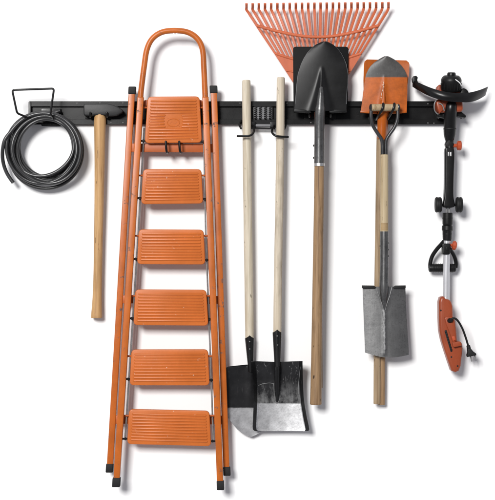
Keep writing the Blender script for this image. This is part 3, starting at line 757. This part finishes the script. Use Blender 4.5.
b = B(); prism(b, rrect(368, 106, 400, 121, 1), .0105, .0155, .001); obj('mounting_plate', b, M['rail'], h)

# ------------------------------------------------------------------ string trimmer (hung head up)
tr = thing('string_trimmer', 'electric grass trimmer hanging head up with black guard and orange motor housing', 'trimmer', 449, 115, .06)
b = B()   # spool
ax = Vector((0, -.22, 1)).normalized(); base = P(451, 91, .085)
lathe(b, base, ax, [(0, 9.4 * S), (.004, 9.9 * S), (.034, 9.9 * S), (.040, 10.2 * S), (.046, 10.0 * S), (.054, 9.0 * S), (.060, 7.4 * S), (.0615, 4.6 * S)], 36)
for k in range(18):
    a = 2 * math.pi * k / 18; u = Vector((math.cos(a), math.sin(a) * .97, math.sin(a) * .22)); q = base + u * 9.9 * S
    sweep(b, [q + ax * .006, q + ax * .032], .0022, seg=6)
obj('spool', b, M['plastic2'], tr)
b = B(); lathe(b, base + ax * .060, ax, [(0, 4.4 * S), (.008, 4.3 * S), (.013, 3.6 * S), (.0145, 2 * S)], 24); obj('bump_knob', b, M['plastic'], tr)
b = B(); tube(b, spline([(453.6, 78.6, .126), (457, 80.6, .132), (460, 83.2, .130), (461.6, 86, .122)], 5), .5, seg=8, dome=True); obj('cutting_line', b, M['line'], tr)
GT = [(412.6, 80), (421, 83.6), (430, 87.4), (440, 90.6), (450, 92.4), (460, 93), (470, 92.4), (480, 89.8), (488.4, 86.4)]
GB = [(412.6, 86.6), (421, 91.8), (430, 96.2), (440, 99.6), (450, 101.4), (460, 102.2), (470, 102), (478, 99.8), (485.4, 95.6)]
gt, gb = spline(GT, 6), spline(GB, 6)
def dep(s): return .050 + .105 * (1 - abs(2 * s - 1) ** 2.2)
def pick(t, s):
    f = s * (len(t) - 1); i = min(int(f), len(t) - 2); f -= i; return t[i][0] + (t[i + 1][0] - t[i][0]) * f, t[i][1] + (t[i + 1][1] - t[i][1]) * f
def fg(u, v):
    a, c = pick(gt, u), pick(gb, u); return (a[0] + (c[0] - a[0]) * v, a[1] + (c[1] - a[1]) * v, dep(u) + .006 * math.sin(v * math.pi))
b = B(); sheet(b, fg, 48, 6, .005)
def fgp(u, v):      # shield plate running back from the skirt to the neck
    a = pick(gb, u); s = v; x = a[0] + (452 - a[0]) * s * .72; y = a[1] - 1.2 + (101 - a[1]) * s * .7; return (x, y, dep(u) * (1 - s) + .055 * s - .003)
for j in range(1):
    rowsA = [[b.verts.new(P(*fgp(i / 40, j / 8))) for i in range(41)] for j in range(9)]
    rowsB = [[b.verts.new(P(*fgp(i / 40, j / 8)) + Vector((0, 0, -.004))) for i in range(41)] for j in range(9)]
    for R in (rowsA, rowsB):
        for j in range(8):
            for i in range(40): b.faces.new((R[j][i], R[j][i + 1], R[j + 1][i + 1], R[j + 1][i]))
gd = obj('guard', b, M['plastic'], tr)
b = B(); prism(b, [(412.4, 82), (412, 78.4), (413.4, 76.2), (416.4, 75.6), (418, 77.4), (417.4, 80), (418.4, 82.6), (419, 86), (414, 84.6)], .046, .064, .003, 3, back=True); obj('line_cutter', b, M['plastic'], gd)
b = B()
prism(b, [(436.6, 90), (437, 86.6), (439.4, 84.4), (442, 85), (443.4, 88), (459, 88.6), (461, 91), (461.6, 96), (437.6, 96)], .05, .088, .006, 4)
prism(b, rquad((435.6, 99), (462.6, 99), (463.6, 111.6), (438.4, 112.6), 4, 5), .042, .112, .012, 5)
prism(b, [(436, 102), (440, 100), (442.6, 103), (444, 110), (440, 113.4), (437.4, 109)], .05, .118, .006, 4)
obj('gear_head', b, M['trim_orange'], tr)
b = B(); prism(b, spline([(460, 96), (460.5, 90.6), (463, 88.2), (466, 88.8), (468.6, 91.6), (469, 96)], 4), .04, .09, .004, 3); obj('motor_vent', b, M['plastic'], tr)
b = B(); prism(b, [(436.4, 113.4), (441, 110.6), (459.4, 109.6), (466.6, 115.8), (465.6, 117.8), (458, 116.6), (451, 119.6), (444, 118), (437, 116.8)], .045, .085, .004, 3, back=True); obj('lower_collar', b, M['plastic'], tr)
for pts in ([(436.4, 100, .118), (434.4, 104, .119), (434.6, 110, .118), (437, 113.6, .112)], [(438.6, 103, .122), (442.4, 105, .124), (444.4, 111, .122)]):
    b = B(); tube(b, spline(pts, 5), .55, seg=8); obj('wire_bail', b, M['rod'], tr)
b = B(); pl = spline([(452.0, 102.6, .100), (451, 108, .106), (450.4, 116, .098), (450, 126, .085), (449.8, 132, .080), (449.7, 137, .078), (449.6, 140, .077)], 6)
tube(b, pl, [interp([(102, 4.2), (106, 5.8), (115, 6.3), (131, 6.2), (135, 5.9), (138.6, 5.0), (141, 4.4)], p[1])[0] for p in pl], seg=26); nk = obj('neck', b, M['plastic'], tr)
b = B(); tube(b, [(449.9, 128.4, .083), (449.9, 129.4, .083)], 6.42, seg=26); obj('ring', b, M['rubber'], nk)
b = B(); pl = [(449.6, 139, .077), (449.6, 143, .077), (449.6, 149, .077)]; tube(b, pl, [4.4, 3.9, 4.3], seg=20)
lathe(b, P(449.4, 144.4, .082), (0, -1, 0), [(-.02, .017), (.006, .017), (.010, .014), (.011, .006)], 20); obj('joint', b, M['plastic2'], tr)
b = B(); lathe(b, P(452, 145.6, .080), (1, 0, 0), [(0, .0075), (.018, .0075), (.019, .014), (.022, .019), (.034, .0195), (.037, .017), (.038, .008)], 10); obj('adjusting_knob', b, M['knob_orange'], tr, sharp=25)
b = B(); prism(b, spline([(446, 147.6), (449.4, 146.8), (453.2, 147.6), (454.6, 151), (454.8, 158), (454.2, 172), (453.8, 188), (454, 198), (455, 203.4), (454.2, 207), (449, 207.8), (443.6, 207), (443.2, 203.4), (444.2, 198), (444.8, 188), (445, 172), (445, 158), (445, 151)], 4, True), .052, .094, .009, 5, back=True); sl = obj('shaft_sleeve', b, M['plastic'], tr)
for x in (448.7, 450.9):
    b = B(); prism(b, rrect(x - .75, 152, x + .75, 156.2, .4), .09, .0955, .0006); obj('clip', b, M['steel'], sl)
b = B(); prism(b, rrect(447.2, 150.8, 452.4, 157, 1), .09, .0947, .0005); obj('clip_slot', b, M['rubber'], sl)
for x0 in (435.0, 455.8):
    b = B(); W = 6.6 * S; c = P(x0, 204.8, .074)
    lathe(b, c, (1, 0, 0), [(0, .020), (.001, .027), (.004, .030), (W * .32, .031), (W * .36, .0296), (W * .64, .0296), (W * .68, .031), (W - .004, .030), (W - .001, .027), (W, .020)], 28); wh = obj('wheel', b, M['rubber'], tr)
    bb = B(); lathe(bb, c - Vector((.001, 0, 0)), (1, 0, 0), [(0, .010), (.002, .013), (W, .013), (W + .002, .010)], 18); obj('hub', bb, M['plastic2'], wh)
b = B(); tube(b, [(437, 204.9, .074), (460.6, 204.9, .074)], 1.5, seg=12); obj('axle', b, M['plastic'], tr)
b = B(); tube(b, [(446.6, 204, .074), (446.6, 214, .074)], .9, seg=10); tube(b, [(449.4, 204, .074), (449.4, 214, .074)], .9, seg=10); obj('guide_rods', b, M['rod'], tr)
b = B(); pl = [(447.6, 212.8), (447.6, 213.4), (447.6, 223.6), (447.5, 224.6), (447.5, 225.4), (447.4, 226.2), (447.3, 230), (447.2, 231), (447.2, 238.6), (447.1, 240.6)]
tube(b, [(x, y, .074) for x, y in pl], [4.4, 5.0, 5.1, 4.9, 4.4, 5.4, 5.5, 4.7, 4.5, 4.0], seg=24)
tube(b, [(447.5, 217.6, .074), (447.5, 218.6, .074)], 5.3, seg=24); tube(b, [(447.3, 233.6, .074), (447.3, 234.4, .074)], 4.8, seg=24); obj('twist_collar', b, M['plastic2'], tr)
b = B(); tube(b, [(447.1, 238, .074), (446.4, 270, .072), (446.2, 301, .070)], 3.35, seg=26); obj('white_tube', b, M['tube_white'], tr)
b = B(); prism(b, rquad((442.6, 243.4), (450.8, 243.4), (450.2, 254.6), (442.6, 254.6), 1.6, 4), .050, .094, .005, 4, back=True)
prism(b, rrect(446, 246.8, 449.4, 250.6, .6), .09, .0965, .001); ck = obj('clamp', b, M['plastic'], tr)
b = B(); lathe(b, P(449.6, 245, .078), (1, .0, -.12), [(0, .006), (.009, .006), (.010, .012), (.013, .017), (.022, .0185), (.027, .015), (.029, .007)], 9); obj('clamp_knob', b, M['knob_orange'], tr, sharp=25)
b = B(); ar = spline([(444, 241.2, .070), (441.2, 244.4, .064), (436.6, 249.6, .054), (432.4, 256, .046), (430.4, 262.6, .043), (430.2, 268, .042)], 6); tube(b, ar, 2.0, seg=12)
ar = spline([(449, 248, .070), (452.4, 252.6, .056), (455, 258, .047), (456.2, 263.6, .043), (455.8, 268, .042)], 6); tube(b, ar, 2.0, seg=12); obj('handle_bow', b, M['plastic'], tr)
b = B(); lathe(b, P(428.6, 268, .042), (1, 0, 0), [(0, .010), (.003, .0155), (.008, .0165), (.100, .0165), (.106, .0155), (.109, .010)], 20)
for k in range(9):
    x = 433 + k * 2.3; lathe(b, P(x, 268, .042), (1, 0, 0), [(0, .0165), (.0015, .0178), (.004, .0178), (.0055, .0165)], 20)
obj('assist_grip', b, M['plastic2'], tr)
b = B(); hs = [(443.6, 296.2), (446, 298.8), (449.4, 299.6), (451.4, 301.6), (452.9, 306), (453.2, 316), (455.6, 320.6), (456.8, 330), (457.4, 340.6), (460.8, 341.8), (462.6, 344), (463, 348.6), (462, 358), (461.2, 366), (459.2, 371), (455.6, 372.6), (451.6, 371), (448.6, 362), (445, 351), (441.8, 340.6), (439.8, 331), (439.2, 318), (439.1, 302), (440.4, 297.6)]
prism(b, hs, .034, .104, .011, 6, back=True); mh = obj('motor_housing', b, M['trim_orange'], tr, sharp=55)
b = B(); prism(b, [(444.6, 317.2), (452.6, 316.6), (455, 321), (456.2, 332), (456.8, 341), (453.2, 344), (450, 334), (446, 324)], .1, .112, .005, 4); obj('switch_panel', b, M['trim_orange'], mh)
b = B(); prism(b, rquad((452.2, 342.4), (460.8, 341.4), (462.4, 345.6), (453.6, 347.6), 1.4, 4), .1, .122, .005, 4); obj('trigger', b, M['trim_orange'], mh)
b = B(); prism(b, rquad((451.8, 336.6), (454.8, 335.8), (456, 340.2), (453, 341.2), .9, 3), .108, .116, .002, 3); obj('switch_button', b, M['knob_orange'], mh)
b = B(); prism(b, rquad((444.4, 330.6), (446.6, 329.8), (452.8, 351.4), (450.8, 352.4), .8, 3), .1, .1048, .001); obj('vent_slot', b, M['rubber'], mh)
for k in range(8):
    f = k / 7; b = B(); tube(b, [(445 + 6.0 * f, 332.2 + 17.6 * f + .4, .105), (446.6 + 6 * f, 331.8 + 17.6 * f + .2, .105)], .35, seg=6); obj('vent_rib', b, M['plastic2'], mh)
for x, y in ((440.8, 310.4), (457.6, 366), (451.4, 357)):
    b = B(); lathe(b, P(x, y, .1035), (0, -1, 0), [(0, .0035), (.001, .0035), (.0012, .002)], 10); obj('screw', b, M['rubber'], mh)
b = B(); lathe(b, P(449.4, 320.6, .108), (.35, -.9, .12), [(0, .010), (.006, .0098), (.012, .0075), (.018, .0062)], 14)
tube(b, spline([(450.2, 320.2, .120), (453.4, 318.2, .126), (457.4, 320.2, .122), (462, 327.6, .108), (465.4, 336.4, .094), (467.6, 343.6, .084), (468.6, 347.4, .080)], 7), 1.05, seg=12); pc = obj('power_cord', b, M['rubber'], tr)
b = B(); tube(b, [(468.2, 345.4, .08), (469.2, 349.8, .08)], [1.9, 2.1], seg=14)
prism(b, [(467.6, 348.8), (470.8, 348.2), (473.4, 351.4), (476.4, 353.6), (476.6, 355.4), (467.6, 357.2), (467, 355.4), (468, 352.4)], .066, .094, .004, 3, back=True); obj('plug', b, M['rubber'], pc)
for x, y in ((470.4, 355.6), (474.6, 355)):
    b = B(); tube(b, [(x, y, .08), (x + .9, y + 3.2, .08)], .75, seg=10); tube(b, [(x + .8, y + 3, .08), (x + 1.5, y + 5.6, .08)], .62, seg=10, dome=True); obj('plug_pin', b, M['rod'], pc)
prong_hook('black double hook under the head of the grass trimmer', 438.4, 461.4, 117, 113.6, .062, plate=(438, 108, 451, 120))

# ------------------------------------------------------------------ camera
cam = bpy.data.cameras.new('camera'); co = bpy.data.objects.new('camera', cam); C.objects.link(co)
co.location = (0, -D, 0); co.rotation_euler = (math.radians(90), 0, 0)
cam.sensor_fit = 'VERTICAL'; cam.sensor_height = 36; cam.sensor_width = 36; cam.lens = 36 * D / (500 * S)
cam.clip_end = 100; cam.clip_start = .1
bpy.context.scene.camera = co

# ------------------------------------------------------------------ light: one big softbox up left and a cool even fill
w = bpy.data.worlds.new('World'); bpy.context.scene.world = w; w.use_nodes = True
wn, wl = w.node_tree.nodes, w.node_tree.links
bg = wn['Background']; bg.inputs[1].default_value = 1.0
tcw = wn.new('ShaderNodeTexCoord'); sp = wn.new('ShaderNodeSeparateXYZ'); wl.new(tcw.outputs['Generated'], sp.inputs[0])
ng = wn.new('ShaderNodeMath'); ng.operation = 'MULTIPLY'; ng.inputs[1].default_value = -1.0; wl.new(sp.outputs['Y'], ng.inputs[0])
rp = wn.new('ShaderNodeValToRGB'); e = rp.color_ramp.elements
e[0].position = .25; e[0].color = (.55, .555, .60, 1); e[1].position = .97; e[1].color = (.15, .15, .165, 1)   # studio: pale sides, darker room behind the camera
wl.new(ng.outputs[0], rp.inputs['Fac']); wl.new(rp.outputs['Color'], bg.inputs[0])
L = bpy.data.lights.new('softbox', 'AREA'); L.shape = 'RECTANGLE'; L.size = 5.4; L.size_y = 5.4
lo = bpy.data.objects.new('softbox', L); C.objects.link(lo); lo.location = (-6.3, -18.6, 6.7)
lo.rotation_euler = (Vector((0, 0, 0)) - lo.location).to_track_quat('-Z', 'Y').to_euler()
L.energy = 4900; L.color = (1, .99, .975)

sc = bpy.context.scene
sc.view_settings.view_transform = 'Standard'; sc.view_settings.look = 'None'
sc.view_settings.exposure = 0; sc.view_settings.gamma = 1
